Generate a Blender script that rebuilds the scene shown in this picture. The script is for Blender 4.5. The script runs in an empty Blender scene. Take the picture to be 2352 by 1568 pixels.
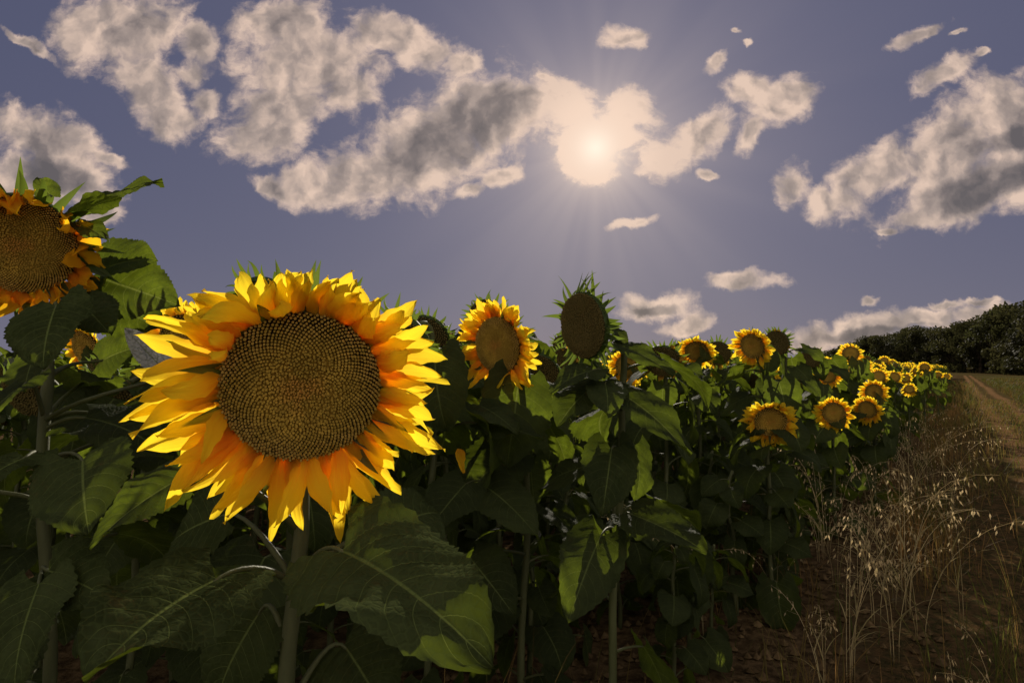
import bpy, math, random
import numpy as np
from mathutils import Vector, Matrix, noise
R0=random.Random(11)
sc=bpy.context.scene
COL=sc.collection
# ------------------------------------------------------------ camera
FPX=2352*22/36.0; PITCH=math.radians(2.4); CAMH=1.3
cam_d=bpy.data.cameras.new("camera"); cam=bpy.data.objects.new("camera",cam_d); COL.objects.link(cam)
cam.location=(0,0,CAMH); cam.rotation_euler=(math.radians(90)+PITCH,0,0)
cam_d.lens=22; cam_d.sensor_width=36; cam_d.clip_start=0.02; cam_d.clip_end=6000
sc.camera=cam
def ray(px,py):
    dx=(px-1176)/FPX; dz=(784-py)/FPX
    return Vector((dx, math.cos(PITCH)-dz*math.sin(PITCH), math.sin(PITCH)+dz*math.cos(PITCH)))
def P(px,py,d): return Vector((0,0,CAMH))+ray(px,py)*d
def proj(p):
    q=Vector(p)-Vector((0,0,CAMH))
    y=q.y*math.cos(PITCH)+q.z*math.sin(PITCH); z=-q.y*math.sin(PITCH)+q.z*math.cos(PITCH)
    return (1176+FPX*q.x/y, 784-FPX*z/y, y) if y>0.05 else (0,0,-1)
ROWD=Vector((0.581,0.814,0)); ROWN=Vector((-0.814,0.581,0))
sund=ray(1368,340).normalized()
SAZ=math.atan2(sund.x,sund.y); SEL=math.asin(sund.z)

# ------------------------------------------------------------ node helpers
class NT:
    def __init__(s,t): s.t=t; s.n=t.nodes; s.l=t.links; s.n.clear()
    def new(s,typ,**k):
        n=s.n.new(typ)
        for a,b in k.items(): setattr(n,a,b)
        return n
    def put(s,sock,v):
        if v is None: return
        if hasattr(v,'is_output') or isinstance(v,bpy.types.NodeSocket): s.l.new(v,sock)
        else:
            if isinstance(v,(tuple,list)) and sock.type=='RGBA' and len(v)==3: v=(*v,1)
            sock.default_value=v
    def m(s,op,a,b=None,c=None,clamp=False):
        n=s.new('ShaderNodeMath',operation=op); n.use_clamp=clamp
        s.put(n.inputs[0],a); s.put(n.inputs[1],b); s.put(n.inputs[2],c); return n.outputs[0]
    def v(s,op,a,b=None,out=0):
        n=s.new('ShaderNodeVectorMath',operation=op); s.put(n.inputs[0],a)
        if op=='SCALE': s.put(n.inputs['Scale'],b)
        else: s.put(n.inputs[1],b)
        return n.outputs[out]
    def mix(s,f,a,b):
        n=s.new('ShaderNodeMix',data_type='RGBA'); s.put(n.inputs[0],f); s.put(n.inputs[6],a); s.put(n.inputs[7],b); return n.outputs[2]
    def ss(s,x,a,b,c=0.0,d=1.0):
        n=s.new('ShaderNodeMapRange',interpolation_type='SMOOTHSTEP'); s.put(n.inputs[0],x)
        n.inputs[1].default_value=a;n.inputs[2].default_value=b;n.inputs[3].default_value=c;n.inputs[4].default_value=d; return n.outputs[0]
    def noise(s,vec,scale,detail=4,rough=.55,out=0,dist=0):
        n=s.new('ShaderNodeTexNoise'); s.put(n.inputs['Vector'],vec); n.inputs['Scale'].default_value=scale
        n.inputs['Detail'].default_value=detail; n.inputs['Roughness'].default_value=rough; n.inputs['Distortion'].default_value=dist
        return n.outputs[out]
    def sep(s,v):
        n=s.new('ShaderNodeSeparateXYZ'); s.put(n.inputs[0],v); return n.outputs
    def comb(s,x,y,z=0.0):
        n=s.new('ShaderNodeCombineXYZ'); s.put(n.inputs[0],x);s.put(n.inputs[1],y);s.put(n.inputs[2],z); return n.outputs[0]

# ------------------------------------------------------------ world
w=bpy.data.worlds.new("World"); sc.world=w; w.use_nodes=True
T=NT(w.node_tree)
tc=T.new('ShaderNodeTexCoord'); D=tc.outputs['Generated']; D=T.v('NORMALIZE',D)
dx,dy,dz=T.sep(D)
yc=T.m('MAXIMUM',dy,0.08)
U=T.m('DIVIDE',dx,yc); V=T.m('DIVIDE',dz,yc)
p0=T.comb(U,V,0.0)
wn=T.v('SUBTRACT',T.noise(p0,9.0,8,.6,out=1),(0.5,0.5,0.5))
p1=T.v('ADD',p0,T.v('SCALE',wn,0.07))
u1,v1,_z=T.sep(p1)
def uv(px,py):
    r=ray(px,py); return (r.x/r.y, r.z/r.y)
E=[(280,70,155,95,0),(345,190,115,72,-35),(385,265,88,50,0),(455,100,45,55,0),(475,225,50,35,-20),(440,170,40,35,0),
(80,320,150,78,-25),(150,400,135,78,-10),(70,420,100,90,0),(250,365,60,18,-10),(225,490,55,35,0),(60,100,90,12,-30),
(650,60,110,85,0),(710,150,168,98,0),(650,235,132,92,20),(610,315,110,66,0),(800,205,78,58,0),
(900,75,108,44,-10),(965,110,88,52,-10),(1060,145,58,36,-15),
(1120,265,160,110,10),(1000,320,210,120,25),(850,390,180,86,10),(725,425,98,48,0),(620,430,55,22,-20),(1080,435,38,24,0),(1150,400,58,36,20),(1200,250,78,78,0),
(1295,240,78,64,0),(1370,310,108,85,0),(1445,250,62,54,10),(1350,360,85,60,0),
(1430,85,65,30,10),(1655,140,38,20,40),(1692,70,16,9,0),(1725,95,14,8,0),(1250,180,28,9,-20),
(1515,370,70,56,10),(1610,300,95,52,35),(1735,215,62,44,0),(1790,240,104,48,30),(1735,305,60,32,50),(1625,405,28,14,0),(1450,505,62,13,12),
(1815,425,62,48,45),(1880,455,56,44,0),(2000,405,145,60,30),(2180,340,190,94,32),(2320,290,145,125,20),(2230,440,210,68,14),(2340,400,115,110,0),(2115,490,64,38,10),(2040,520,30,9,0),
(2120,75,75,18,25),(2165,170,92,34,32),(2255,118,25,12,20),(2200,70,30,10,20),
(1695,650,88,25,0),(1500,705,90,34,8),(1575,740,68,24,15),(1890,785,90,34,10),(2000,755,120,34,12),(2110,728,150,30,6),(2260,712,80,26,5),(2000,690,24,12,0),(2170,690,45,9,5),(2260,680,40,8,0),(1270,805,40,14,0)]
def ellipses(lst,start,op,k):
    dm=start
    for (cx,cy,rx,ry,rt) in lst:
        vec=T.comb(u1,v1,T.m('MULTIPLY',dm,1e-5))   # serial dependency keeps the shader stack short
        n=T.new('ShaderNodeMapping',vector_type='TEXTURE'); T.put(n.inputs['Vector'],vec)
        a,b=uv(cx,cy); n.inputs['Location'].default_value=(a,b,0); n.inputs['Rotation'].default_value=(0,0,math.radians(rt)); n.inputs['Scale'].default_value=(rx/FPX,ry/FPX,1)
        L=T.v('LENGTH',n.outputs[0],out=1)
        dm=T.m(op,dm,L,k)
    return dm
dmin=ellipses(E,T.m('ADD',T.m('ABSOLUTE',dx),20.0),'SMOOTH_MIN',0.26)
CORE=[(1115,262,115,78,10),(1030,315,145,60,24),(2260,425,170,38,15),(2340,315,110,26,20),(110,405,110,38,-15),(2030,765,150,14,8),(1500,712,60,12,5)]
cmin=ellipses(CORE,T.m('ADD',T.m('ABSOLUTE',dmin),20.0),'SMOOTH_MIN',0.3)
su,sv=sund.x/sund.y,sund.z/sund.y
tos=T.v('NORMALIZE',T.v('SUBTRACT',(su,sv,0.0),p0))
n1=T.noise(p1,12,10,.6)
n3=T.noise(T.v('MULTIPLY',p1,(0.75,1.25,1.0)),40,9,.62)
s0=T.noise(p1,12,4,.5); s1=T.noise(T.v('ADD',p1,T.v('SCALE',tos,0.018)),12,4,.5)
body=T.m('SUBTRACT',1.0,dmin)
dens=T.m('ADD',T.m('ADD',body,0.10),T.m('MULTIPLY',T.m('SUBTRACT',n1,0.5),1.9))
dens=T.m('ADD',dens,T.m('MULTIPLY',T.m('SUBTRACT',n3,0.5),0.85))
alpha=T.ss(dens,-0.12,0.6)
alpha=T.m('MULTIPLY',alpha,T.ss(dy,0.08,0.2))
alpha=T.m('MULTIPLY',alpha,T.ss(dz,-0.01,0.02))
theta=T.m('ARCCOSINE',T.m('MINIMUM',T.v('DOT_PRODUCT',D,tuple(sund),out=1),0.999999))
thd=T.m('MULTIPLY',theta,180/math.pi)
def expo(x,s): return T.m('EXPONENT',T.m('MULTIPLY',x,-1.0/s))
g_wide=expo(thd,22.0)
base=T.mix(g_wide,(0.062,0.072,0.138),(0.18,0.172,0.25))
hz=T.m('MULTIPLY',expo(T.m('MAXIMUM',dz,0.0),0.18),0.75)
base=T.mix(hz,base,(0.185,0.172,0.225))
dd=T.v('NORMALIZE',T.v('SUBTRACT',D,tuple(sund)))
ry=T.ss(T.noise(dd,5.0,1,.5),.3,.7)
g_mid=T.m('EXPONENT',T.m('MULTIPLY',thd,T.m('DIVIDE',-1.0,T.m('ADD',4.6,T.m('MULTIPLY',ry,1.1)))))
base=T.mix(T.m('MULTIPLY',g_mid,0.85),base,(0.66,0.54,0.49))
rel=T.m('MULTIPLY',T.m('SUBTRACT',s0,s1),2.4)
lowd=T.m('ADD',body,T.m('MULTIPLY',T.m('SUBTRACT',s0,0.5),1.0))
core=T.m('MULTIPLY',T.ss(T.m('ADD',cmin,T.m('MULTIPLY',T.m('SUBTRACT',s0,.5),-0.3)),1.4,0.55),T.ss(lowd,0.05,0.4))
br=T.m('ADD',0.68,rel)
br=T.m('SUBTRACT',br,T.m('MULTIPLY',core,0.46))
br=T.m('SUBTRACT',br,T.m('MULTIPLY',T.ss(lowd,0.15,0.8),0.10))
br=T.m('ADD',br,T.m('MULTIPLY',T.ss(dens,0.8,0.15),0.16))
br=T.m('ADD',br,T.m('MULTIPLY',T.m('SUBTRACT',n1,.5),.12))
br=T.m('ADD',br,T.m('MULTIPLY',expo(thd,9.0),0.7),None,True)
ramp=T.new('ShaderNodeValToRGB'); T.put(ramp.inputs[0],br)
cr=ramp.color_ramp; cr.elements[0].position=0.0; cr.elements[0].color=(0.12,0.105,0.11,1); cr.elements[1].position=1.0; cr.elements[1].color=(0.74,0.55,0.44,1)
e=cr.elements.new(0.3); e.color=(0.20,0.165,0.16,1)
e=cr.elements.new(0.62); e.color=(0.38,0.30,0.265,1)
col=T.mix(alpha,base,ramp.outputs[0])
sung=T.m('EXPONENT',T.m('MULTIPLY',T.m('POWER',T.m('DIVIDE',thd,2.4),1.4),-1.0))
col=T.mix(sung,col,(0.93,0.71,0.57))
near=T.m('MULTIPLY',T.ss(dens,.05,.35),T.ss(thd,6.5,3.0))
col=T.mix(T.m('MULTIPLY',near,.9),col,(0.88,0.65,0.51))
sunc=T.m('EXPONENT',T.m('MULTIPLY',T.m('POWER',T.m('DIVIDE',thd,1.4),1.6),-1.0))
col=T.mix(sunc,col,(1.05,0.88,0.72))
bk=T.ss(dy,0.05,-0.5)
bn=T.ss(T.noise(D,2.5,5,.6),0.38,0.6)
backc=T.mix(bn,(0.24,0.27,0.35),(1.15,1.02,0.85))  # bright clouds behind the camera, added unseen as fill light for the foreground
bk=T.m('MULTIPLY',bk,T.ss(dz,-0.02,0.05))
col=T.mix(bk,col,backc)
sky=T.new('ShaderNodeTexSky',sky_type='NISHITA'); sky.sun_disc=False; sky.sun_elevation=SEL; sky.sun_rotation=SAZ
col10=T.v('SCALE',col,10.0)
col10=T.v('ADD',col10,T.v('SCALE',sky.outputs[0],0.02))
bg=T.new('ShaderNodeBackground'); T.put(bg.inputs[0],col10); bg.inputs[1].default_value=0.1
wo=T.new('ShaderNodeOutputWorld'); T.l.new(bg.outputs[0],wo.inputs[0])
w.cycles.sampling_method='MANUAL'; w.cycles.sample_map_resolution=512

sl=bpy.data.lights.new("sun_lamp",'SUN'); sl.energy=5.0; sl.angle=math.radians(0.5); sl.color=(1.0,0.9,0.74)
so=bpy.data.objects.new("sun_lamp",sl); COL.objects.link(so)
so.rotation_euler=(-sund).to_track_quat('-Z','Y').to_euler()

sc.view_settings.view_transform='Standard'; sc.view_settings.look='None'; sc.view_settings.exposure=0

# ------------------------------------------------------------ materials
def newmat(name):
    m=bpy.data.materials.new(name); m.use_nodes=True; return m,NT(m.node_tree)
def attr(t,name='luv'):
    n=t.new('ShaderNodeAttribute'); n.attribute_name=name; return n.outputs['Vector']
def finish(t,base,trans,fac,rough=.55,spec=.3,bump=None,bs=0.3,bd=0.01):
    p=t.new('ShaderNodeBsdfPrincipled'); t.put(p.inputs['Base Color'],base); t.put(p.inputs['Roughness'],rough); p.inputs['Specular IOR Level'].default_value=spec
    if bump is not None:
        b=t.new('ShaderNodeBump'); b.inputs['Strength'].default_value=bs; b.inputs['Distance'].default_value=bd; t.put(b.inputs['Height'],bump); t.l.new(b.outputs[0],p.inputs['Normal'])
    o=t.new('ShaderNodeOutputMaterial')
    if trans is None: t.l.new(p.outputs[0],o.inputs[0]); return
    tr=t.new('ShaderNodeBsdfTranslucent'); t.put(tr.inputs[0],trans)
    mx=t.new('ShaderNodeMixShader'); t.put(mx.inputs[0],fac); t.l.new(p.outputs[0],mx.inputs[1]); t.l.new(tr.outputs[0],mx.inputs[2]); t.l.new(mx.outputs[0],o.inputs[0])

def leafmat(name,ca,cb,tr,fac=.42,spec=.1,bs=.7,rg=.64):
    m,t=newmat(name); a=attr(t); u,tt,rd=t.sep(a)
    au=t.m('ABSOLUTE',u)
    q=t.m('SUBTRACT',t.m('MULTIPLY',tt,8.0),t.m('MULTIPLY',t.m('POWER',au,1.3),2.2))
    s=t.m('ABSOLUTE',t.m('SINE',t.m('MULTIPLY',q,math.pi)))
    vein=t.m('MULTIPLY',t.ss(s,0.12,0.02),t.ss(au,1.0,.2,.25,.85))
    mid=t.ss(au,0.04,0.012)
    vein=t.m('MAXIMUM',vein,mid)
    tcn=t.new('ShaderNodeTexCoord'); ob=tcn.outputs['Object']
    nz=t.noise(ob,22,4,.6); fine=t.noise(ob,160,3,.6); big=t.noise(ob,6,3,.6)
    vo=t.new('ShaderNodeTexVoronoi',feature='DISTANCE_TO_EDGE'); t.put(vo.inputs['Vector'],t.v('ADD',ob,t.v('SCALE',t.noise(ob,60,2,.5,out=1),.01))); vo.inputs['Scale'].default_value=85
    net=t.ss(vo.outputs['Distance'],.0,.22)
    c=t.mix(t.ss(nz,.35,.65),ca,cb)
    c=t.mix(t.m('MULTIPLY',rd,0.6),c,tuple(x*1.4 for x in cb))
    c=t.mix(t.ss(big,.4,.65,0,.55),c,tuple(x*.6 for x in ca))
    blot=t.ss(t.noise(ob,9,5,.7),.60,.72)
    c=t.mix(t.m('MULTIPLY',blot,0.55),c,(0.075,0.052,0.022))
    c=t.mix(t.m('MULTIPLY',vein,0.75),c,(0.14,0.175,0.05))
    c=t.mix(t.ss(net,.5,0,0,.3),c,(0.075,0.095,0.03))
    trc=t.mix(t.ss(nz,.3,.7),tr,tuple(x*.55 for x in tr))
    trc=t.mix(t.ss(big,.4,.65,0,.5),trc,tuple(x*.4 for x in tr))
    trc=t.mix(t.m('MULTIPLY',vein,.6),trc,(0.32,0.36,0.07))
    trc=t.mix(t.ss(net,.4,0,0,.35),trc,(0.06,0.09,0.01))
    h=t.m('ADD',t.m('MULTIPLY',vein,-0.7),t.m('ADD',t.m('MULTIPLY',net,.4),t.m('MULTIPLY',fine,0.4)))
    finish(t,c,trc,fac,rough=t.m('ADD',rg,t.m('MULTIPLY',nz,.3)),spec=spec,bump=h,bs=bs,bd=.004)
    return m
M_LEAF=leafmat("sunflower_leaf",(0.019,0.026,0.010),(0.035,0.043,0.016),(0.22,0.29,0.018),.40)
M_OLD=leafmat("thick_old_leaf",(0.026,0.034,0.013),(0.045,0.055,0.021),(0.17,0.22,0.015),.25,spec=0.0,bs=.5,rg=.75)
M_PALE=leafmat("pale_leaf_underside",(0.22,0.22,0.20),(0.30,0.29,0.27),(0.2,0.2,0.12),.2)
def petalmat(name,c1,c2,t1,t2,fac=.7):
    m,t=newmat(name); a=attr(t); u,tt,rd=t.sep(a)
    st=t.noise(t.comb(t.m('MULTIPLY',u,7.0),t.m('MULTIPLY',tt,0.8),t.m('MULTIPLY',rd,40.0)),2.2,4,.6)
    f=t.m('ADD',t.m('MULTIPLY',t.m('SUBTRACT',st,.5),1.8),t.m('ADD',t.m('MULTIPLY',tt,1.7),t.m('MULTIPLY',t.m('SUBTRACT',rd,.5),.8)),None,True)
    c=t.mix(f,c1,c2); tr=t.mix(f,t1,t2)
    finish(t,c,tr,fac,rough=.75,spec=.03,bump=st,bs=.6,bd=.002)
    return m
M_PET=petalmat("ray_petal",(0.82,0.39,0.03),(0.87,0.58,0.03),(0.97,0.45,0.02),(0.98,0.73,0.03))
M_PETO=petalmat("orange_curled_petal",(0.74,0.27,0.02),(0.84,0.44,0.02),(0.92,0.32,0.01),(0.97,0.58,0.015))
M_DRY=petalmat("withered_petal",(0.22,0.10,0.02),(0.42,0.24,0.03),(0.30,0.13,0.01),(0.6,0.34,0.02),.5)
m,t=newmat("seed_disc"); a=attr(t); rr,lv,rd=t.sep(a)
outer=t.ss(rr,.5,.9)
tip=t.mix(outer,(0.54,0.34,0.055),(0.46,0.29,0.07)); tip=t.mix(t.ss(rr,.45,.05),tip,(0.54,0.25,0.05))
tcn=t.new('ShaderNodeTexCoord')
tip=t.mix(t.ss(t.noise(tcn.outputs['Object'],30,4,.6),.42,.62),tip,(0.38,0.24,0.04))
tip=t.mix(t.m('MULTIPLY',rd,.5),tip,(0.26,0.16,0.03))
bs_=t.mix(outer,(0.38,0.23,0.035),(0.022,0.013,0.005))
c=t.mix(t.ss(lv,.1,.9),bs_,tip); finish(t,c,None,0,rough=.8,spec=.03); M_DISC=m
m,t=newmat("dark_seed_disc"); a=attr(t); rr,lv,rd=t.sep(a)
c=t.mix(lv,(0.045,0.038,0.014),(0.17,0.125,0.04)); c=t.mix(t.m('MULTIPLY',rd,.5),c,(0.09,0.075,0.025)); finish(t,c,None,0,rough=.85,spec=.05); M_DISCD=m
m,t=newmat("green_bract"); tcn=t.new('ShaderNodeTexCoord'); nz=t.noise(tcn.outputs['Object'],40,3,.6)
finish(t,t.mix(nz,(0.035,0.052,0.016),(0.06,0.082,0.025)),(0.2,0.28,0.03),.42,rough=.6,bump=nz); M_BR=m
m,t=newmat("hairy_stem"); tcn=t.new('ShaderNodeTexCoord'); ob=tcn.outputs['Object']
nz=t.noise(t.v('MULTIPLY',ob,(1,1,.12)),90,4,.6); n_=t.noise(ob,300,2,.5)
finish(t,t.mix(nz,(0.06,0.068,0.026),(0.13,0.135,0.055)),(0.18,0.21,0.05),.25,rough=.6,bump=n_,bs=.5,bd=.002); M_STEM=m
def simplemat(name,c1,c2,sc_=3.0,tr=None,fac=.3,rough=1.0,bs=.5,bd=.02,det=6):
    m,t=newmat(name); tcn=t.new('ShaderNodeTexCoord'); nz=t.noise(tcn.outputs['Object'],sc_,det,.62)
    finish(t,t.mix(t.ss(nz,.35,.65),c1,c2),tr,fac,rough=rough,spec=0,bump=nz,bs=bs,bd=bd); return m
M_CLOD=simplemat("soil_clod",(0.05,0.032,0.016),(0.13,0.085,0.042),9)
M_BARK=simplemat("tree_bark",(0.04,0.03,0.02),(0.09,0.07,0.05),4)
def bladesmat(name,a_,b_,tr,sp=.05):
    m,t=newmat(name); u,tt,rd=t.sep(attr(t)); finish(t,t.mix(rd,a_,b_),t.mix(rd,tr,b_),.4,rough=.65,spec=sp); return m
M_GRASS=bladesmat("dry_grass_blade",(0.05,0.058,0.016),(0.24,0.135,0.045),(0.12,0.15,0.02))
M_GREENG=bladesmat("meadow_grass_blade",(0.045,0.055,0.016),(0.14,0.088,0.028),(0.09,0.11,0.018))
M_OAT=bladesmat("wild_oat_straw",(0.24,0.20,0.07),(0.70,0.54,0.30),(0.34,0.28,0.09))
M_CROWN=bladesmat("tree_foliage",(0.022,0.024,0.010),(0.062,0.058,0.022),(0.045,0.05,0.015))
m,t=newmat("ground"); tcn=t.new('ShaderNodeTexCoord'); ob=tcn.outputs['Object']
off=t.v('DOT_PRODUCT',ob,tuple(ROWN),out=1)
nz=t.noise(ob,1.3,8,.65); nf=t.noise(ob,14,6,.65); nl=t.noise(ob,.05,4,.6)
offn=t.m('ADD',off,t.m('MULTIPLY',t.m('SUBTRACT',nz,.5),1.2))
soil=t.mix(t.ss(nf,.35,.65),(0.042,0.027,0.014),(0.125,0.08,0.04))
verge=t.mix(t.ss(nf,.4,.6),(0.10,0.06,0.027),(0.045,0.037,0.016))
grass=t.mix(t.ss(nz,.4,.6),(0.05,0.047,0.017),(0.11,0.072,0.028))
far=t.mix(t.ss(nl,.4,.6),(0.13,0.088,0.032),(0.075,0.065,0.024))
c=t.mix(t.ss(offn,.7,.1),soil,verge); c=t.mix(t.ss(offn,-1.4,-1.9),c,grass)
dist=t.v('LENGTH',ob,out=1); c=t.mix(t.m('MULTIPLY',t.ss(dist,18,45),t.ss(off,-1,-4)),c,far)
finish(t,c,None,0,rough=1,spec=0,bump=t.m('ADD',nf,nz),bs=.9,bd=.05); M_GROUND=m
m,t=newmat("dirt_track"); tcn=t.new('ShaderNodeTexCoord'); ob=tcn.outputs['Object']; a=attr(t); u,vv,rd=t.sep(a)
nf=t.noise(ob,12,7,.68); nz=t.noise(ob,1.5,6,.6)
c=t.mix(t.ss(nf,.35,.65),(0.11,0.06,0.027),(0.25,0.145,0.068)); strip=t.m('MULTIPLY',t.ss(t.m('ABSOLUTE',t.m('ADD',u,t.m('MULTIPLY',t.m('SUBTRACT',nz,.5),.9))),.4,.12),.9)
edge=t.ss(t.m('ADD',t.m('ABSOLUTE',u),t.m('MULTIPLY',t.m('SUBTRACT',nz,.5),1.0)),.6,.95)
c=t.mix(t.m('MAXIMUM',strip,edge),c,t.mix(t.ss(nf,.4,.6),(0.09,0.058,0.024),(0.045,0.04,0.016))); finish(t,c,None,0,rough=1,spec=0,bump=nf,bs=.9,bd=.04); M_PATH=m

# ------------------------------------------------------------ mesh builder
class MB:
    def __init__(s): s.v=[];s.f=[];s.a=[];s.m=[]
    def grid(s,rows,attrs,mat=0):
        b=len(s.v); nr=len(rows); nc=len(rows[0])
        for r in rows: s.v.extend(r)
        for r in attrs: s.a.extend(r)
        for i in range(nr-1):
            for j in range(nc-1):
                s.f.append((b+i*nc+j,b+i*nc+j+1,b+(i+1)*nc+j+1,b+(i+1)*nc+j)); s.m.append(mat)
    def tube(s,pts,rad,n=6,mat=0,at=(0,0,0)):
        b=len(s.v); pts=[Vector(p) for p in pts]; k=len(pts); ref=None
        for i,p in enumerate(pts):
            tg=(pts[min(i+1,k-1)]-pts[max(i-1,0)]).normalized()
            if ref is None: ref=tg.orthogonal().normalized()
            ref=(ref-tg*ref.dot(tg)).normalized(); bi=tg.cross(ref)
            for j in range(n):
                a=2*math.pi*j/n; s.v.append(p+(ref*math.cos(a)+bi*math.sin(a))*rad[i]); s.a.append(at)
        for i in range(k-1):
            for j in range(n):
                s.f.append((b+i*n+j,b+i*n+(j+1)%n,b+(i+1)*n+(j+1)%n,b+(i+1)*n+j)); s.m.append(mat)
        s.f.append(tuple(b+(k-1)*n+j for j in range(n))); s.m.append(mat)
        s.f.append(tuple(b+j for j in reversed(range(n)))); s.m.append(mat)
    def add(s,o,M,mo=0):
        b=len(s.v); s.v.extend([M@Vector(p) for p in o.v]); s.a.extend(o.a); s.f.extend([tuple(b+i for i in f) for f in o.f]); s.m.extend([x+mo for x in o.m])
    def mesh(s,name,mats,smooth=True):
        me=bpy.data.meshes.new(name); me.from_pydata([tuple(p) for p in s.v],[],s.f)
        for x in mats: me.materials.append(x)
        at=me.attributes.new('luv','FLOAT_VECTOR','POINT'); at.data.foreach_set('vector',np.array(s.a,dtype=np.float32).ravel())
        me.polygons.foreach_set('material_index',s.m); me.polygons.foreach_set('use_smooth',[smooth]*len(s.f)); me.update(); return me

def blade(L,Wd,nt,nu,seed,bend=.8,fold=.15,wave=.03,serr=.035,kind='leaf',twist=0.0):
    r=random.Random(seed); ph=r.uniform(0,6.28); ph2=r.uniform(0,6.28); rd=r.random(); side=r.uniform(-.25,.25)
    y=z=0.0; ang=0.0; rows=[];ats=[]; g=MB()
    for i in range(nt+1):
        t=i/nt
        tg=Vector((side*t*0.5,math.cos(ang),math.sin(ang))); nm=Vector((0,-math.sin(ang),math.cos(ang)))
        if kind=='leaf': w=Wd*.5*((t+.05)**.45)*(max(0,1-t)**.85)/.46
        elif kind=='petal': w=Wd*.5*((t+.06)**.5)*(max(0,1-t)**.70)/.46
        else: w=Wd*.5*((t+.15)**.2)*(max(0,1-t)**1.0)/.8
        tw=twist*t; ct,st=math.cos(tw),math.sin(tw)
        row=[];at=[]
        for j in range(-nu,nu+1):
            u=j/nu; x=u*w; au=abs(u)
            if kind=='leaf':
                if au>.99: x*= 1+serr*(1 if i%2 else -1)
                yo=-.22*L*au**1.6*max(0,1-t*2.2)**2
                q=t*8-2.2*au**1.3
                zz=fold*abs(x)-fold*.9*x*x/(Wd*.5)+wave*L*au*au*math.sin(t*9+ph+(2 if u>0 else 0))+.026*L*abs(math.sin(math.pi*q))*min(1,au*3)*(1-t*.6)
                zz+= .03*L*math.sin(t*5+ph2)*u+.016*L*math.sin(t*17+u*6+ph2)*au
            elif kind=='petal':
                yo=0; zz=-fold*au*au*w+ .035*Wd*math.cos(u*math.pi*3)+wave*L*math.sin(t*7+ph)*u
                if au>.99: x*=1+.10*math.sin(t*23+ph2+u)
            else: yo=0; zz=fold*au*w
            xx=x*ct-zz*st; zz=x*st+zz*ct
            sw=side*L*t*t*(1.2 if kind=='petal' else .3)
            c=Vector((sw,y,z)); row.append(c+Vector((xx,0,0))+tg*yo+nm*zz); at.append((u,t,rd))
        rows.append(row); ats.append(at)
        k=(0.4+1.2*t)
        ang-=bend/nt*k; y+=L/nt*math.cos(ang); z+=L/nt*math.sin(ang)
    g.grid(rows,ats); return g

def leaf_variant(seed,nt,nu,tubn=5):
    r=random.Random(seed); g=MB(); pl=r.uniform(.10,.17); up=r.uniform(.35,.8); beta=r.uniform(-1.15,-.1)
    pts=[Vector((0,pl*s*.95,pl*(up*s-.35*s*s))) for s in (0,.25,.5,.75,1.0)]
    g.tube(pts,[.006,.005,.0045,.004,.003],tubn,1)
    b=blade(r.uniform(.19,.26),r.uniform(.17,.23),nt,nu,seed+5,bend=r.uniform(.4,1.6),fold=r.uniform(-.1,.4),wave=r.uniform(.025,.07))
    g.add(b,Matrix.Translation(pts[-1])@Matrix.Rotation(beta,4,'X')@Matrix.Rotation(r.uniform(-.6,.6),4,'Y')); return g
LEAF_HI=[leaf_variant(100+i,30,7,8).mesh("leaf",[M_LEAF,M_STEM]) for i in range(9)]
LEAF_MID=[leaf_variant(200+i,16,4).mesh("leaf",[M_LEAF,M_STEM]) for i in range(12)]
LEAF_LOW=[leaf_variant(300+i,5,2,3) for i in range(8)]

def disc_mb(Rd,N,sides,seed):
    r=random.Random(seed); g=MB()
    def z(rr): return Rd*(.14*(1-rr**4)-.05*math.exp(-(rr/.35)**2))
    rows=[];ats=[]
    for i in range(9):
        rr=i/8; rows.append([Vector((Rd*rr*math.cos(a*math.pi/12),Rd*rr*math.sin(a*math.pi/12),z(rr)-.002)) for a in range(25)]); ats.append([(rr,.0 if N else .5,.3)]*25)
    g.grid(rows,ats)
    GA=math.pi*(3-5**.5)
    for n in range(N):
        f=(n+.5)/N; rr=f**.56; jt=.33*Rd*math.sqrt(math.pi/N)*(1 if rr<.55 else .3)
        a=n*GA; x=Rd*.985*rr*math.cos(a)+r.uniform(-jt,jt); y=Rd*.985*rr*math.sin(a)+r.uniform(-jt,jt)
        inn=max(0,min(1,(.8-rr)/.35)); s=Rd*math.sqrt(math.pi/N)*(.50+.10*inn)*(.72+.42*rr)*r.uniform(.85,1.15); h=Rd*(.03+.05*max(0,(rr-.45)))*r.uniform(.5,1.4); rd=r.random()
        b=len(g.v); zz=z(rr); lean=Vector((math.cos(a),math.sin(a),0))*s*.5*(rr)
        for k in range(sides):
            q=2*math.pi*k/sides+a; g.v.append(Vector((x+s*math.cos(q),y+s*math.sin(q),zz-.002))); g.a.append((rr,0,rd))
        for k in range(sides):
            q=2*math.pi*k/sides+a; g.v.append(Vector((x+.75*s*math.cos(q),y+.75*s*math.sin(q),zz+h))+lean); g.a.append((rr,1,rd))
        for k in range(sides): g.f.append((b+k,b+(k+1)%sides,b+sides+(k+1)%sides,b+sides+k)); g.m.append(0)
        g.f.append(tuple(b+sides+k for k in range(sides))); g.m.append(0)
    return g
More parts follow.
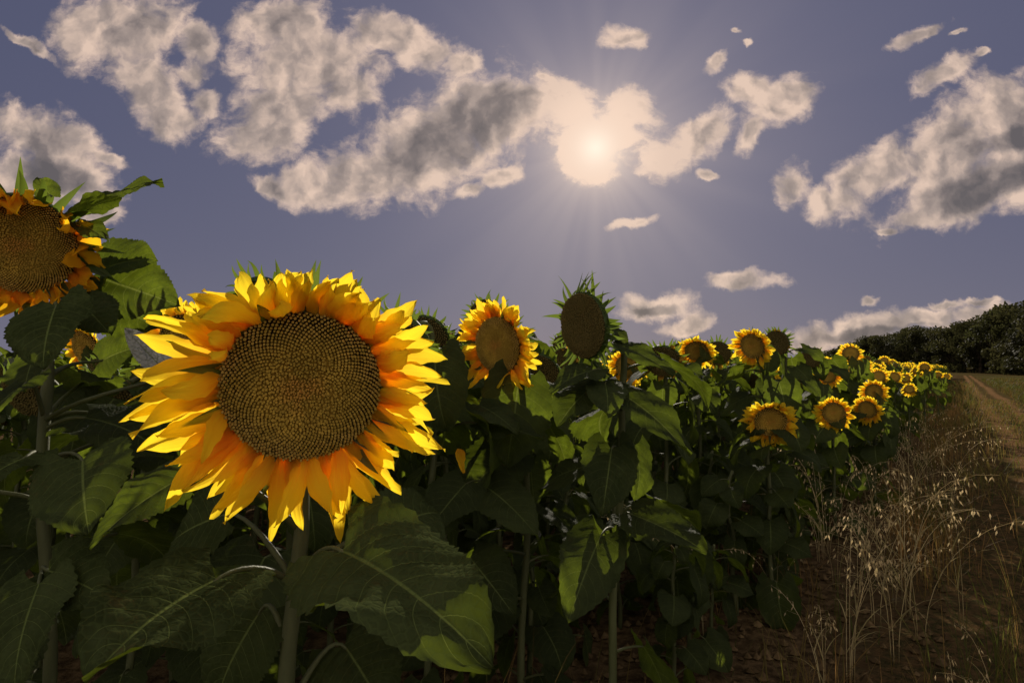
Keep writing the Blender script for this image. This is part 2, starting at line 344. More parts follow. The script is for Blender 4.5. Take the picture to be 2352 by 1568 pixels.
def recept_mb(Rd,nb,nt,seed,blen=.055):
    r=random.Random(seed); g=MB(); prof=[(1.0,.0),(1.04,-.08),(1.0,-.2),(.8,-.36),(.45,-.5),(.16,-.62),(.14,-.8)]
    rows=[[Vector((Rd*a*math.cos(k*math.pi/10),Rd*a*math.sin(k*math.pi/10),Rd*b)) for k in range(21)] for a,b in prof]
    g.grid(rows,[[(0,0,.5)]*21]*len(prof))
    for i in range(nb):
        ph=2*math.pi*i/nb+r.uniform(-.1,.1); lay=i%2
        b=blade(blen*r.uniform(.7,1.35)*Rd/.1,.02*Rd/.1,nt,1,seed+i,bend=r.uniform(-1.7,1.0),fold=.5,kind='bract',twist=r.uniform(-.8,.8))
        M=Matrix.Rotation(ph-math.pi/2,4,'Z')@Matrix.Translation((0,Rd*(1.0 if lay else .97),-Rd*(.05+.12*lay)))@Matrix.Rotation(r.uniform(-.9,.7),4,'X')
        g.add(b,M)
    return g
def petal_list(Rd,n,layers,L,W,nt,nu,seed,style='bloom',topbias=.2):
    r=random.Random(seed); out=[]
    for ly in range(layers):
        for i in range(n):
            ph=2*math.pi*(i+.5*ly)/n+r.uniform(-.08,.08); tp=math.sin(ph)
            if style=='bloom':
                l=L*(1-.2*tp*(topbias/.2)+.05*-math.cos(ph))*r.uniform(.68,1.1); lean=(.05+.16*ly)+.35*max(0,tp)*topbias/.2+r.uniform(-.22,.26); bend=r.uniform(-.7,.9); wv=.05; tw=r.uniform(-.9,.9)
                if tp<-.6: l*=.93
                if r.random()<.12: lean+=.8; l*=.8; bend+=.8
            elif style=='curl':
                if math.cos(ph)<-.3 and r.random()<.5: continue
                if tp>.6 and r.random()<.4: continue
                l=L*r.uniform(.7,1.1); lean=r.uniform(.3,1.2)+.7*max(0,tp); bend=r.uniform(-2.6,2.0); wv=.13; tw=r.uniform(-2.2,2.2)
            elif style=='bare': continue
            else:
                if r.random()<.86: continue
                l=L*r.uniform(.35,.6); lean=r.uniform(.6,1.7); bend=r.uniform(-1.8,2.2); wv=.09; tw=r.uniform(-2,2)
            b=blade(l,W*r.uniform(.75,1.2),nt,nu,seed*7+ly*100+i,bend=bend,fold=r.uniform(.1,.5),wave=wv,kind='petal',twist=tw)
            M=Matrix.Rotation(ph-math.pi/2,4,'Z')@Matrix.Translation((0,Rd*.97,-Rd*.05+.004*ly))@Matrix.Rotation(lean,4,'X')@Matrix.Rotation(r.uniform(-.35,.35),4,'Y')@Matrix.Rotation(r.uniform(-.17,.17),4,'Z')
            out.append((b,M))
    return out
def frame(n,up=Vector((0,0,1))):
    z=Vector(n).normalized(); x=up.cross(z).normalized(); y=z.cross(x)
    M=Matrix((x,y,z)).transposed().to_4x4(); return M
def bez(p0,p1,p2,p3,k):
    o=[]
    for i in range(k+1):
        t=i/k; o.append(p0*(1-t)**3+p1*3*t*(1-t)**2+p2*3*t*t*(1-t)+p3*t**3)
    return o

def make_parts(head,n,style,detail,seed,Rd=.1,nleaf=14,lmin=.06,lmax=.93,indiv=False,leafscale=1.0,petL=.085,npet=None,petW=None,blen=.055):
    """plant-local (base at origin). head: Vector centre; n facing. returns list of (name,mesh,M,parent)"""
    r=random.Random(seed); parts=[]; n=Vector(n).normalized()
    att=head-n*Rd*.72
    path=bez(Vector((0,0,-.03)),Vector((0,0,head.z*.65)),att-n*Rd*2.0+Vector((0,0,.02)),att,18)
    for i,p in enumerate(path):
        p.x+=.006*math.sin(i*1.1+seed)*min(1,(18-i)/4); p.y+=.006*math.cos(i*.9+seed)*min(1,(18-i)/4)
    g=MB(); g.tube(path,[.0135-.004*i/18 for i in range(19)],10 if detail==0 else 6)
    if detail<=1: parts.append(("stem",g.mesh("stem",[M_STEM]),Matrix(),-1))
    low=MB()
    if detail==2: 
        g=MB(); g.tube(path[::3],[.014]*7,3); low.add(g,Matrix(),1)
    lib={0:LEAF_HI,1:LEAF_MID,2:LEAF_LOW}[detail]
    for i in range(nleaf):
        f=lmin+(lmax-lmin)*(i+r.uniform(-.3,.3))/max(1,nleaf-1); f=min(max(f,.05),.95)
        k=min(17,int(f*18)); p=path[k].lerp(path[k+1],f*18-k)
        az=i*2.4+r.uniform(-.4,.4)+seed
        s=leafscale*(1.0 if f<.68 else 1.0-(f-.68)*1.9)*r.uniform(.65,1.15)
        if f<.25: s*=.9
        M=Matrix.Translation(p)@Matrix.Rotation(az,4,'Z')@Matrix.Scale(s,4)
        L=lib[r.randrange(len(lib))]
        if detail<=1: parts.append(("leaf",L,M,-1))
        else: low.add(L,M)
    if style=='young': return parts,path
    HM=Matrix.Translation(head)@frame(n)
    bloom=style in('bloom','curl'); dm=M_DISC if bloom else M_DISCD; pm=(M_PETO if style=='curl' else M_PET) if bloom else M_DRY
    if detail<=1:
        hi=len(parts)
        parts.append(("flower_head",recept_mb(Rd,44 if detail==0 else 30,8 if detail==0 else 4,seed,blen).mesh("flower_head",[M_BR]),HM,-1))
        parts.append(("seed_disc",disc_mb(Rd,1900 if detail==0 else 330,5 if detail==0 else 4,seed).mesh("seed_disc",[dm],False),Matrix(),hi))
        pl=petal_list(Rd,npet or (32 if indiv else 26),2,petL,petW or .03,14 if detail==0 else 6,4 if detail==0 else 2,seed,style)
        if indiv or not bloom:
            for b,M in pl: parts.append(("petal",b.mesh("petal",[pm]),M,hi))
        else:
            g=MB()
            for b,M in pl: g.add(b,M)
            parts.append(("ray_petals",g.mesh("ray_petals",[pm]),Matrix(),hi))
        return parts,path
    low.add(recept_mb(Rd,16,2,seed),HM,2); low.add(disc_mb(Rd,0,3,seed),HM,3)
    for b,M in petal_list(Rd,13,2,petL*(1 if bloom else .9),.036,3,1,seed,style): low.add(b,HM@M,4)
    return low,path
LOWM=lambda style:[M_LEAF,M_STEM,M_BR,M_DISC if style=='bloom' else M_DISCD,M_PET if style=='bloom' else M_DRY]

def instantiate(parts,M,label,group=None,name="sunflower",cat="sunflower"):
    e=bpy.data.objects.new(name,None); COL.objects.link(e); e.matrix_world=M; e.empty_display_size=.1
    e["label"]=label; e["category"]=cat
    if group: e["group"]=group
    objs=[]
    for (nm,me,Mx,pi) in parts:
        o=bpy.data.objects.new(nm,me); COL.objects.link(o); o.parent=e if pi<0 else objs[pi]; o.matrix_basis=Mx; objs.append(o)
    return e,objs
GRP="sunflowers growing in the field"

# ------------------------------------------------------------ individually observed sunflowers
def manual_leaf(e,base,tip,hint,width,seed,bend=.5,fold=.15,wave=.03,mat=None,stem_pt=None,nt=40,nu=10):
    d=tip-base; L=d.length*(1+.05*bend)
    y=d.normalized(); z=Vector(hint); z=(z-y*z.dot(y)).normalized(); x=y.cross(z)
    M=Matrix((x,y,z)).transposed().to_4x4(); M=Matrix.Translation(base)@M@Matrix.Rotation(bend*.45,4,'X')
    g=MB(); g.add(blade(L,width,nt,nu,seed,bend=bend,fold=fold,wave=wave),M)
    if stem_pt is not None:
        a=stem_pt; g.tube(bez(a,a.lerp(base,.4)+Vector((0,0,.03)),base-y*.03+z*.005,base+y*.01,8),[.0055-.0004*i for i in range(9)],7,1)
    inv=Matrix.Translation(-e.location)
    for i,p in enumerate(g.v): g.v[i]=inv@p
    o=bpy.data.objects.new("leaf",g.mesh("leaf",[mat or M_LEAF,M_STEM])); COL.objects.link(o); o.parent=e; return o
SPEC=[]
def special(px,py,d,n,style,detail,seed,label,Rd=.1,basepx=None,**k):
    h=P(px,py,d)
    if basepx: bx=P(basepx,1000,d*1.03).x; by=d*1.03
    else: bx,by=h.x-n[0]*.13,h.y-n[1]*.13
    loc=Vector((bx,by,0)); parts,path=make_parts(h-loc,n,style,detail,seed,Rd=Rd,**k)
    e,o=instantiate(parts,Matrix.Translation(loc),label,GRP); SPEC.append((px,py,d)); bpy.context.view_layer.update()
    return e,[p+loc for p in path]
e0,path0=special(694,890,.81,(.28,-.9,-.28),'bloom',0,3,"large yellow sunflower in full bloom facing forward, lit from behind",Rd=.1,basepx=662,nleaf=0,indiv=True,petL=.104,npet=49,petW=.026)
S0=lambda z:min(path0,key=lambda p:abs(p.z-z))
manual_leaf(e0,P(785,1265,.80),P(1110,1560,.60),(.22,-.72,.66),.18,1,bend=.75,fold=.25,wave=.06,mat=M_OLD,stem_pt=S0(.98))
manual_leaf(e0,P(500,1330,.80),P(180,1570,.62),(-.15,-.85,.5),.18,2,bend=.5,fold=.35,wave=.06,mat=M_OLD,stem_pt=S0(.97))
manual_leaf(e0,P(440,1085,.86),P(205,1255,.78),(.35,-.12,.9),.08,4,bend=.5,fold=.5,stem_pt=S0(1.08))
manual_leaf(e0,P(600,1400,.92),P(500,1600,.9),(-.2,-.8,.4),.13,6,bend=.6,wave=.05,mat=M_OLD,stem_pt=S0(.92))
manual_leaf(e0,P(880,1215,.98),P(1010,1190,1.1),(.1,-.6,.7),.15,7,bend=.6,mat=M_OLD,stem_pt=S0(1.0))
manual_leaf(e0,P(520,1180,.98),P(400,1250,1.0),(.1,-.6,.7),.14,8,bend=.6,mat=M_OLD,stem_pt=S0(1.0))
manual_leaf(e0,P(790,1480,.95),P(900,1640,.9),(.2,-.8,.4),.14,9,bend=.6,wave=.05,stem_pt=S0(.85))
e1,path1=special(45,562,1.22,(.42,-.82,-.38),'curl',0,15,"tall sunflower with curled petals and nodding dark seed disc",Rd=.096,basepx=135,nleaf=8,lmin=.1,lmax=.55,indiv=True,petL=.066,petW=.032,npet=26,blen=.09)
S1=lambda z:min(path1,key=lambda p:abs(p.z-z))
ML=[((130,700),1.13,(95,850),1.05,(0,-.98,.1),.14,.3,1),((185,490),1.25,(385,422),1.2,(-.1,-.35,1),.085,.3,0),((235,640),1.33,(410,712),1.28,(.1,-.95,.3),.15,.4,0),
((225,625),1.36,(362,600),1.3,(0,-.85,.5),.15,.5,0),((245,695),1.4,(370,762),1.35,(0,-.95,.3),.13,.3,0),((190,700),1.2,(250,770),1.15,(.4,-.8,.4),.1,.4,0),
((190,1055),1.12,(225,1225),1.0,(.05,-.75,.6),.17,.6,1),((60,1050),1.15,(-60,1130),1.05,(-.1,-.6,.7),.15,.5,1),((90,1340),1.0,(30,1590),.9,(-.1,-.9,.3),.13,.4,1),((110,1310),1.05,(260,1370),1.0,(.1,-.7,.6),.13,.5,1),
((175,510),1.27,(245,560),1.22,(.3,-.7,.6),.05,.5,0),((60,880),1.25,(-20,960),1.15,(-.2,-.7,.6),.13,.4,0),((230,830),1.5,(310,800),1.5,(.1,-.8,.5),.13,.4,0),((250,960),1.4,(380,1000),1.3,(.1,-.7,.6),.13,.4,1),((120,455),1.3,(90,410),1.32,(-.2,-.7,.6),.05,.3,0),
((330,1000),1.5,(420,1080),1.4,(.1,-.8,.5),.14,.4,0),((200,880),1.6,(120,950),1.5,(-.1,-.8,.5),.14,.4,0),((90,800),1.6,(60,900),1.5,(-.1,-.9,.3),.15,.4,0)]
for i,(b,bd_,tp,td,hn,wd,bn_,od) in enumerate(ML):
    bb=P(*b,bd_); manual_leaf(e1,bb,P(*tp,td),hn,wd,40+i,bend=bn_,fold=.25,wave=.05,mat=M_OLD if od else None,stem_pt=S1(max(.2,bb.z-.04)))
bb=P(385,858,1.15); manual_leaf(e1,bb,P(282,760,1.15),(.5,-.8,.3),.05,77,bend=.3,fold=.6,mat=M_PALE,stem_pt=S1(bb.z-.1))
e2,path2=special(1143,793,2.1,(-.62,-.76,-.14),'bloom',0,27,"yellow sunflower turned sideways, backlit petals, tall green stem",Rd=.096,nleaf=13,lmax=.66,indiv=True,petL=.094,petW=.029,npet=40)
e3,path3=special(1338,748,1.9,(-.82,-.54,-.14),'bare',0,31,"spent sunflower with dark seed disc and spiky green bracts",Rd=.1,basepx=1395,nleaf=12,lmax=.74,blen=.07)
S3=lambda z:min(path3,key=lambda p:abs(p.z-z))
for i,(b,bd_,tp,td,hn,wd) in enumerate([((1412,790),1.9,(1545,865),1.8,(.2,-.6,.8),.10),((1362,850),1.85,(1262,905),1.75,(-.3,-.5,.8),.11),((1430,905),1.85,(1580,1050),1.65,(.2,-.7,.6),.14),((1405,1030),1.8,(1375,1180),1.65,(0,-.95,.3),.16),((1390,880),1.85,(1400,960),1.7,(0,-.9,.4),.12),((1450,1180),1.8,(1610,1280),1.6,(.2,-.8,.5),.15),((1380,1230),1.8,(1290,1420),1.6,(-.1,-.9,.3),.18),((1400,745),1.95,(1438,800),1.9,(.5,-.6,.4),.07)]):
    bb=P(*b,bd_); manual_leaf(e3,bb,P(*tp,td),hn,wd,140+i,bend=.5,wave=.045,stem_pt=S3(bb.z-.04),nt=24,nu=6)
S2=lambda z:min(path2,key=lambda p:abs(p.z-z))
for i,(b,bd_,tp,td,hn,wd) in enumerate([((1100,930),2.0,(1185,1000),1.85,(.1,-.6,.8),.12),((1120,975),2.0,(1240,1020),1.85,(.2,-.6,.8),.12),((1070,1110),1.95,(985,1230),1.8,(-.2,-.9,.4),.17),((1120,1120),1.95,(1240,1230),1.75,(.2,-.9,.4),.16),((1080,1280),1.9,(1180,1420),1.7,(.1,-.9,.4),.17)]):
    bb=P(*b,bd_); manual_leaf(e2,bb,P(*tp,td),hn,wd,170+i,bend=.5,wave=.045,stem_pt=S2(bb.z-.04),nt=24,nu=6)
LB="blooming yellow sunflower standing at the edge of the crop"; LS="spent sunflower with brown seed disc and drooping green bracts"
SP=[(925,780,1.95,(-.5,-.65,-.6),'bare'),(625,705,1.7,(-.2,-.6,-.75),'bare'),(1118,735,2.9,(-.4,-.8,-.3),'bare'),(1522,830,3.3,(-.25,-.75,-.6),'spent'),
(1600,806,4.3,(-.3,-.75,-.6),'bloom'),(1648,812,4.7,(-.3,-.85,-.4),'spent'),(1728,795,3.9,(-.72,-.62,-.3),'bloom'),(1783,788,4.7,(-.7,-.65,-.2),'spent'),(1862,822,6.0,(-.7,-.6,-.3),'spent'),
(1770,968,3.2,(-.25,-.88,-.35),'bloom'),(1915,948,4.7,(-.4,-.9,-.1),'bloom'),(1992,940,5.6,(-.75,-.6,-.2),'bloom'),(2007,900,6.2,(-.45,-.9,-.1),'bloom'),(1902,863,6.6,(-.5,-.85,-.1),'bloom'),
(1240,855,3.0,(-.3,-.8,-.5),'bare'),(428,778,2.0,(.1,-.95,-.2),'bloom'),(1440,842,4.2,(-.4,-.85,-.3),'bloom'),(985,770,2.7,(-.4,-.7,-.6),'spent'),(1025,808,3.2,(-.3,-.9,-.3),'spent'),(1300,830,4.2,(-.4,-.8,-.4),'spent')]
for i,(px,py,d,n,st) in enumerate(SP):
    special(px,py,d,n,st,1,400+i,LB if st=='bloom' else LS,Rd=.095 if st!='bloom' else .080,petL=.072 if st=='bloom' else .085,nleaf=20,lmax=.78 if d>2.5 else .68)
SP2=[(1962,828,7.6),(2027,860,8.2),(2098,893,9.0),(2062,858,9.8),(2130,853,12.0),(1992,838,9.0),(2085,868,10.5),(1935,850,8.0),(2160,868,14.0),(1910,835,8.8),(2115,850,13),(2178,860,17)]

# ------------------------------------------------------------ field rows
r=random.Random(5)
TB=[];
for i in range(7):
    st='bloom' if i in (0,3,5) else ('bare' if i in(1,6) else 'spent'); hz=r.uniform(1.26,1.38); n=(r.uniform(-.35,.2),-.85,r.uniform(-.7,-.2))
    TB.append((make_parts(Vector((0.0,-.1,hz)),n,st,1,600+i,Rd=r.uniform(.08,.098),nleaf=20,lmax=.84,petL=.07)[0],st))
TY=[make_parts(Vector((0.02,-.03,h)),(0,-.3,.9),'young',1,650+i,nleaf=16,lmin=.08,lmax=.95,leafscale=1.0)[0] for i,h in enumerate((.75,.85,.95))]
TCm=[];TCraw=[]
for i in range(8):
    st='bloom' if i%2==0 else 'spent'; n=(r.uniform(-.2,.2),-.9,r.uniform(-.4,-.05)); lo,_=make_parts(Vector((0,-.1,r.uniform(1.22,1.36))),n,st,2,700+i,Rd=.085,nleaf=15,lmax=.86,petL=.075)
    TCm.append((lo.mesh("sunflower",LOWM(st)),st)); TCraw.append((lo,st))
def place_low(px,py,d,i):
    h=P(px,py,d); me,st=TCm[(i*2)%8]; zt=1.28; s=h.z/zt; o=bpy.data.objects.new("sunflower",me); COL.objects.link(o)
    o.location=(h.x,h.y+.1,0); o.rotation_euler=(0,0,math.radians(-28+r.uniform(-8,8))); o.scale=(s,s,s); o["label"]=LB; o["category"]="sunflower"; o["group"]=GRP
for i,(px,py,d) in enumerate(SP2): place_low(px,py,d,i)
nB=nC=nY=0; far=[]
for k in range(-1,26):
    off=1.42+.62*k if k>=0 else 1.0
    s=-3.0
    while s<95:
        s+=(.40 if k>=0 else .34)+r.uniform(-.06,.06)
        p=ROWD*s+ROWN*(off+r.uniform(-.09,.09)); 
        if p.y<.8: continue
        q=proj((p.x,p.y,1.2)); 
        if q[2]<0 or q[0]<-260 or q[0]>2500: continue
        d=q[2]
        if d<1.75 or (q[0]<520 and d<1.9): continue
        if k>11 and (d>26 or r.random()<.5): continue
        if k>7 and d<60 and r.random()<.3: continue
        bad=False
        for (a,b,c) in SPEC:
            if abs(q[0]-a)<60+90/max(d,1) and d<c+.15 and c-d<4.2: bad=True;break
            if abs(q[0]-a)<70 and abs(d-c)<.25: bad=True;break
        lowhead=any(abs(q[0]-a)<.45*FPX/d and b>858 and d<c+.1 and c-d<4.5 for a,b,c in SPEC)
        rot=math.radians(-24+r.uniform(-28,28)); sc_=r.uniform(.93,1.08)
        if q[0]<520 and d<3: sc_*=.9
        if k==-1 or bad or (lowhead and d<9):
            if d<11 and k<=1 and d>2.3:
                sy=r.uniform(.85,1.08)
                if lowhead: sy=r.uniform(.6,.75)
                M=Matrix.Translation(p)@Matrix.Rotation(r.uniform(0,6.28),4,'Z')@Matrix.Scale(sy,4)
                instantiate(TY[r.randrange(3)],M,"leafy green sunflower plant without an open flower",GRP); nY+=1
            continue
        if k==0 and d<9: sc_*=.93
        bl=.28 if d<9 else .45
        if d<6.2 and k<8:
            wb=r.random()<bl; c=[x for x in TB if (x[1]=='bloom')==wb]
            pr,st=c[r.randrange(len(c))]
            M=Matrix.Translation(p)@Matrix.Rotation(rot,4,'Z')@Matrix.Scale(sc_,4)
            instantiate(pr,M,LB.replace("at the edge of the crop","among dense green leaves") if st=='bloom' else LS,GRP); nB+=1
        elif nC<150 and d<22 and k<7:
            wb=r.random()<bl; c=[x for x in TCm if (x[1]=='bloom')==wb]; me,st=c[r.randrange(len(c))]
            o=bpy.data.objects.new("sunflower",me); COL.objects.link(o); o.location=p; o.rotation_euler=(0,0,rot); o.scale=(sc_,)*3
            o["label"]=LB if st=='bloom' else LS; o["category"]="sunflower"; o["group"]=GRP; nC+=1
        else: far.append((p,rot,sc_))
print("plants",nB,nC,nY,len(far))
VV=[];FF=[];AA=[];MM=[];vb=0
arr=[(np.array([tuple(v) for v in lo.v]),lo.f,np.array(lo.a),np.array(lo.m),st) for lo,st in TCraw]
for i,(p,rot,s) in enumerate(far[:1500]):
    v,f,a,mm,st=arr[r.randrange(8)]
    c,sn=math.cos(rot),math.sin(rot); x=v[:,0]*c-v[:,1]*sn; y=v[:,0]*sn+v[:,1]*c
    VV.append(np.stack([x*s+p.x,y*s+p.y,v[:,2]*s],1)); AA.append(a); FF.extend([tuple(vb+j for j in q) for q in f]); vb+=len(v)
    mm=mm.copy(); 
    if st!='bloom': mm[mm==3]=5
    MM.append(mm)
me=bpy.data.meshes.new("sunflower_crop"); me.from_pydata(np.concatenate(VV).tolist(),[],FF)
for x in [M_LEAF,M_STEM,M_BR,M_DISC,M_PET,M_DISCD]: me.materials.append(x)
at=me.attributes.new('luv','FLOAT_VECTOR','POINT'); at.data.foreach_set('vector',np.concatenate(AA).astype(np.float32).ravel())
me.polygons.foreach_set('material_index',np.concatenate(MM).astype(np.int32)); me.update()
o=bpy.data.objects.new("sunflower_crop",me); COL.objects.link(o); o["kind"]="stuff"; o["label"]="dense distant rows of flowering sunflower crop"; o["category"]="sunflower crop"

# ------------------------------------------------------------ ground, track
def sheet(name,x0,x1,y0,y1,mat):
    g=MB(); xs=np.linspace(x0,x1,9); ys=np.linspace(y0,y1,9)
    g.grid([[Vector((x,y,0)) for x in xs] for y in ys],[[(0,0,0)]*9]*9); o=bpy.data.objects.new(name,g.mesh(name,[mat])); COL.objects.link(o); return o
o=sheet("ground",-2500,2500,-2500,2500,M_GROUND); o["kind"]="structure"; o["label"]="flat farmland soil with dry grass"; o["category"]="ground"
g=MB(); rows=[];ats=[]
for i in range(60):
    s=-20+ (i/59)**2*260
    rows.append([ROWD*s+ROWN*(-1.05+.65*u+.1*math.sin(s*.35)*(abs(u)))+Vector((0,0,.005)) for u in (1,.5,0,-.5,-1)]); ats.append([(u,0,0) for u in (1,.5,0,-.5,-1)])
g.grid(rows,ats); o=bpy.data.objects.new("dirt_track",g.mesh("dirt_track",[M_PATH])); COL.objects.link(o); o["kind"]="structure"; o["label"]="dry dirt farm track beside the sunflower field"; o["category"]="track"
g=MB(); r=random.Random(9)
for i in range(5200):
    s=1.2+r.random()**1.5*18; off=r.uniform(-2.2,2.6) if r.random()<.5 else r.uniform(.1,2.2)
    p=ROWD*s+ROWN*off; sz=r.uniform(.006,.03)*(.6 if off<.0 else 1)
    b=len(g.v)
    pts=[Vector((0,0,1)),Vector((1,0,0)),Vector((.3,.95,.1)),Vector((-.8,.6,0)),Vector((-.8,-.6,.1)),Vector((.3,-.95,0)),Vector((0,0,-.6))]
    rz=Matrix.Rotation(r.uniform(0,6),3,'Z')
    for q in pts: g.v.append(p+rz@(q*sz*r.uniform(.6,1.25))+Vector((0,0,sz*.3))); g.a.append((0,0,0))
    for k in range(5): g.f.append((b,b+1+k,b+1+(k+1)%5)); g.f.append((b+6,b+1+(k+1)%5,b+1+k)); g.m+= [0,0]
o=bpy.data.objects.new("soil_clods",g.mesh("soil_clods",[M_CLOD],False)); COL.objects.link(o); o["kind"]="stuff"; o["label"]="loose brown clods of dry soil"; o["category"]="soil"
def grass(name,N,fn,mat,label,seed):
    r=random.Random(seed); g=MB()
    for i in range(N):
        p,h,wd,rd=fn(r); a=r.uniform(0,6.28); ln=r.uniform(.1,.9); dr=Vector((math.cos(a),math.sin(a),0)); sd=Vector((-dr.y,dr.x,0))*wd; b=len(g.v)
        for k,t_ in enumerate((0,.4,.75,1)):
            c=p+dr*(h*ln*t_*t_)+Vector((0,0,h*(t_-.25*ln*t_*t_))); 
            if k<3:
                ww=sd*(1-t_*.6); g.v+= [c-ww,c+ww]; g.a+=[(0,t_,rd)]*2
            else: g.v.append(c); g.a.append((0,1,rd))
        g.f+=[(b,b+1,b+3,b+2),(b+2,b+3,b+5,b+4),(b+4,b+5,b+6)]; g.m+=[0,0,0]
    o=bpy.data.objects.new(name,g.mesh(name,[mat])); COL.objects.link(o); o["kind"]="stuff"; o["label"]=label; o["category"]="grass"
def f1(r):
    while True:
        s=1.2+ (r.random()**1.6)*58; off=.3+r.gauss(0,.42)
        cl=noise.noise(Vector((s*1.1,off*2.2,0)))
        if r.random()<.3+cl*1.8 or s>16: break
    c2=noise.noise(Vector((s*.7,off*3,9)))
    return ROWD*s+ROWN*off, r.uniform(.06,.36)*(1+max(0,cl)*1.8), .0016*(1+s*.12), min(1,max(0,.5+c2*1.3+r.uniform(-.3,.3)))
grass("dry_grass",11000,f1,M_GRASS,"dry straw-coloured grass and weeds along the field edge",1)
def f2(r):
    s=2+(r.random()**1.4)*80; off=-1.8-abs(r.gauss(0,2.6)); return ROWD*s+ROWN*off, r.uniform(.08,.4), .002*(1+s*.15), min(1,max(0,.5+noise.noise(Vector((s*.3,off,3)))+r.uniform(-.4,.4)))
grass("meadow_grass",15000,f2,M_GREENG,"low dry grass beside the dirt track",2)
def f3(r):
    s=1.6+(r.random()**1.5)*30; off=-1.05+r.gauss(0,.35); return ROWD*s+ROWN*off, r.uniform(.03,.12), .002*(1+s*.15), r.random()
grass("track_grass",4500,f3,M_GRASS,"short dry grass strip in the middle of the track",3)

def oat(seed,stems):
    r=random.Random(seed); g=MB()
    for k in range(stems):
        a=r.uniform(0,6.28); ln=r.uniform(.15,.75); h=r.uniform(.65,1.05); dr=Vector((math.cos(a),math.sin(a),0)); rd=r.random()
        pt=lambda t_: dr*(.02+h*ln*t_**2.2)+Vector((0,0,h*(t_-.26*t_**4)))
        g.tube([pt(i/9) for i in range(10)],[.0019-.0001*i for i in range(10)],3,0,(0,0,.3+rd*.5))
        for j in range(2):
            b=blade(r.uniform(.15,.3),.008,6,1,seed+k*9+j,bend=r.uniform(.6,2),fold=.4,kind='bract')
            b.a=[(0,0,rd*.4)]*len(b.a)
            g.add(b,Matrix.Translation(pt(.2+.2*j))@Matrix.Rotation(r.uniform(0,6.28),4,'Z')@Matrix.Rotation(1.1,4,'X'))
        for j in range(12):
            t_=.55+.45*j/11; o_=pt(t_); aa=r.uniform(0,6.28); rr=(.13*(1-t_)+.015)*r.uniform(.5,1.3); e_=o_+Vector((math.cos(aa)*rr,math.sin(aa)*rr,rr*.25)); f_=e_+Vector((math.cos(aa)*.006,math.sin(aa)*.006,-.012))
            g.tube([o_,e_,f_],[.0006,.0005,.0004],3,0,(0,0,.6))
            dn=(Vector((math.cos(aa)*.35,math.sin(aa)*.35,-1))+Vector((r.uniform(-.3,.3),r.uniform(-.3,.3),0))).normalized(); sd=dn.orthogonal().normalized(); s2=dn.cross(sd); L=r.uniform(.02,.03)
            for q in (sd,s2):
                b=len(g.v); g.v+=[f_,f_+dn*L*.4+q*.0038,f_+dn*L+q*.001,f_+dn*L*.4-q*.0038]; g.a+=[(0,0,r.uniform(.6,1))]*4; g.f.append((b,b+1,b+2,b+3)); g.m.append(0)
    return g.mesh("wild_oat",[M_OAT])
OATS=[oat(50+i,r.choice((2,3,3))) for i in range(9)]
r=random.Random(21)
def put_oat(p,s,lean=0):
    o=bpy.data.objects.new("wild_oat",OATS[r.randrange(9)]); COL.objects.link(o); o.location=p; o.rotation_euler=(lean,0,r.uniform(0,6.28)); o.scale=(s,)*3
    o["label"]="dry wild oat plant with drooping straw-coloured spikelets"; o["category"]="wild oats"; o["group"]="wild oats along the field edge"
for i in range(40):
    s=2.9+r.random()**1.2*10; off=.5+r.gauss(0,.3); put_oat(ROWD*s+ROWN*off,r.uniform(.65,1.1))
for (px,d,s) in [(1470,1.35,.55),(1530,1.5,.45),(1840,1.3,.45),(1960,1.7,.5),(2180,1.9,.55),(2280,2.1,.6),(1930,2.6,.75),(2040,2.8,1.0),(2100,3.0,.95),(2000,3.2,1.05),(2200,3.2,.85),(1880,2.4,.7),(2060,3.6,1.1)]:
    q=P(px,900,d); put_oat(Vector((q.x,q.y,0)),s*1.05)
b=blade(.06,.03,12,4,5,bend=1.2,fold=.6,kind='petal',twist=.8); o=bpy.data.objects.new("fallen_petal",b.mesh("fallen_petal",[M_PETO])); COL.objects.link(o)
o.location=P(1055,1030,1.5); o.rotation_euler=(math.radians(-75),.2,.6); o["label"]="loose orange petal caught on the leaves"; o["category"]="petal"

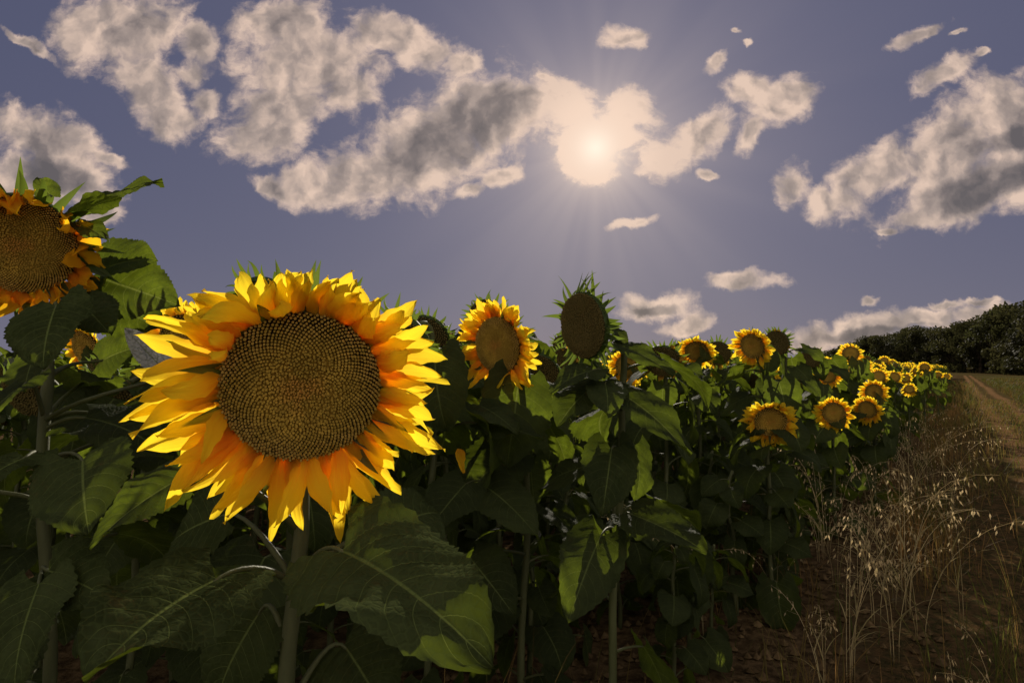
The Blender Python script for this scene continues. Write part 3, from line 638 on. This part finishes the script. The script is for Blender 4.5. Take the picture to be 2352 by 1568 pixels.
# ------------------------------------------------------------ hill and trees
def hz_(x,y):
    c=Vector((190,240)); d=Vector((x,y))-c; ax=Vector((.5,.866)); a=d.dot(ax); b=d.dot(Vector((.866,-.5)))
    return 5*math.exp(-(a/95)**2-(b/48)**2)
g=MB(); n_=50; rows=[];
for i in range(n_+1):
    row=[]
    for j in range(n_+1):
        x=20+340*i/n_; y=20+420*j/n_; row.append(Vector((x,y,hz_(x,y)-.12)))
    rows.append(row)
g.grid(rows,[[(0,0,0)]*(n_+1)]*(n_+1)); o=bpy.data.objects.new("hill",g.mesh("hill",[simplemat("hill_grass",(0.10,0.07,0.028),(0.06,0.05,0.02),.2)])); COL.objects.link(o); o["kind"]="structure"; o["label"]="low wooded hill beyond the field"; o["category"]="hill"
def tree_parts(seed):
    r=random.Random(seed); g=MB(); g.tube([Vector((0,0,-.3)),Vector((.1,0,1.5)),Vector((0,.1,3.2)),Vector((.1,0,6))],[.28,.22,.16,.06],7)
    blobs=[]
    for i in range(20):
        a=r.uniform(0,6.28); z=r.uniform(.7,8.4); rr=r.uniform(.3,2.8)*(1-max(0,(z-5.5))/5); c=Vector((rr*math.cos(a),rr*math.sin(a),z)); blobs.append((c,r.uniform(1.0,1.7)))
        if i<8: g.tube([Vector((0,0,.6+i*.4)),Vector((c.x*.5,c.y*.5,(c.z+2)*.5)),c],[.1,.07,.02],5)
    k=MB()
    for c,R in blobs:
        sh=r.uniform(0,.6)
        for j in range(150):
            d=Vector((r.gauss(0,1),r.gauss(0,1),r.gauss(0,1))).normalized()*R*(r.random()**.35); p=c+Vector((d.x,d.y,d.z*.8))
            if p.z<.1: continue
            u=Vector((r.gauss(0,1),r.gauss(0,1),r.gauss(0,1))).normalized(); v=u.orthogonal().normalized(); s=r.uniform(.14,.28); b=len(k.v)
            k.v+=[p+u*s,p+v*s*.7,p-u*s,p-v*s*.7]; k.a+=[(0,0,min(1,sh+r.uniform(0,.4)))]*4; k.f.append((b,b+1,b+2,b+3)); k.m.append(0)
    return [("trunk",g.mesh("trunk",[M_BARK]),Matrix(),-1),("crown",k.mesh("crown",[M_CROWN],False),Matrix(),-1)]
TREES=[tree_parts(900+i) for i in range(5)]
prof=[(1880,822),(1920,805),(2000,778),(2100,762),(2180,750),(2240,735),(2290,712),(2352,698),(2450,690)]
def top(px):
    for (a,b),(c,d) in zip(prof,prof[1:]):
        if a<=px<=c: return b+(d-b)*(px-a)/(c-a)
    return 690
r=random.Random(33)
for row,(fac) in enumerate((1.0,1.13,1.28)):
    px=1885+row*9
    while px<2440:
        d=(205-(px-1885)/555*120)*fac
        q=P(px,845,d); zb=hz_(q.x,q.y)-.15; tp=top(px)+r.uniform(-5,6)+(0 if row==1 else 6)-10
        zt=P(px,tp,d).z; h=max(3.5,zt-zb); s=h/9.4; sx=max(s,1.05)
        M=Matrix.Translation((q.x,q.y,zb))@Matrix.Rotation(r.uniform(0,6.28),4,'Z')@Matrix.Diagonal((sx,sx,s,1))
        instantiate(TREES[r.randrange(5)],M,"dark green broadleaf tree at the wood's edge on the hill","trees of the hillside wood","tree","tree")
        px+=3.0*sx/d*FPX*r.uniform(.75,1.05)
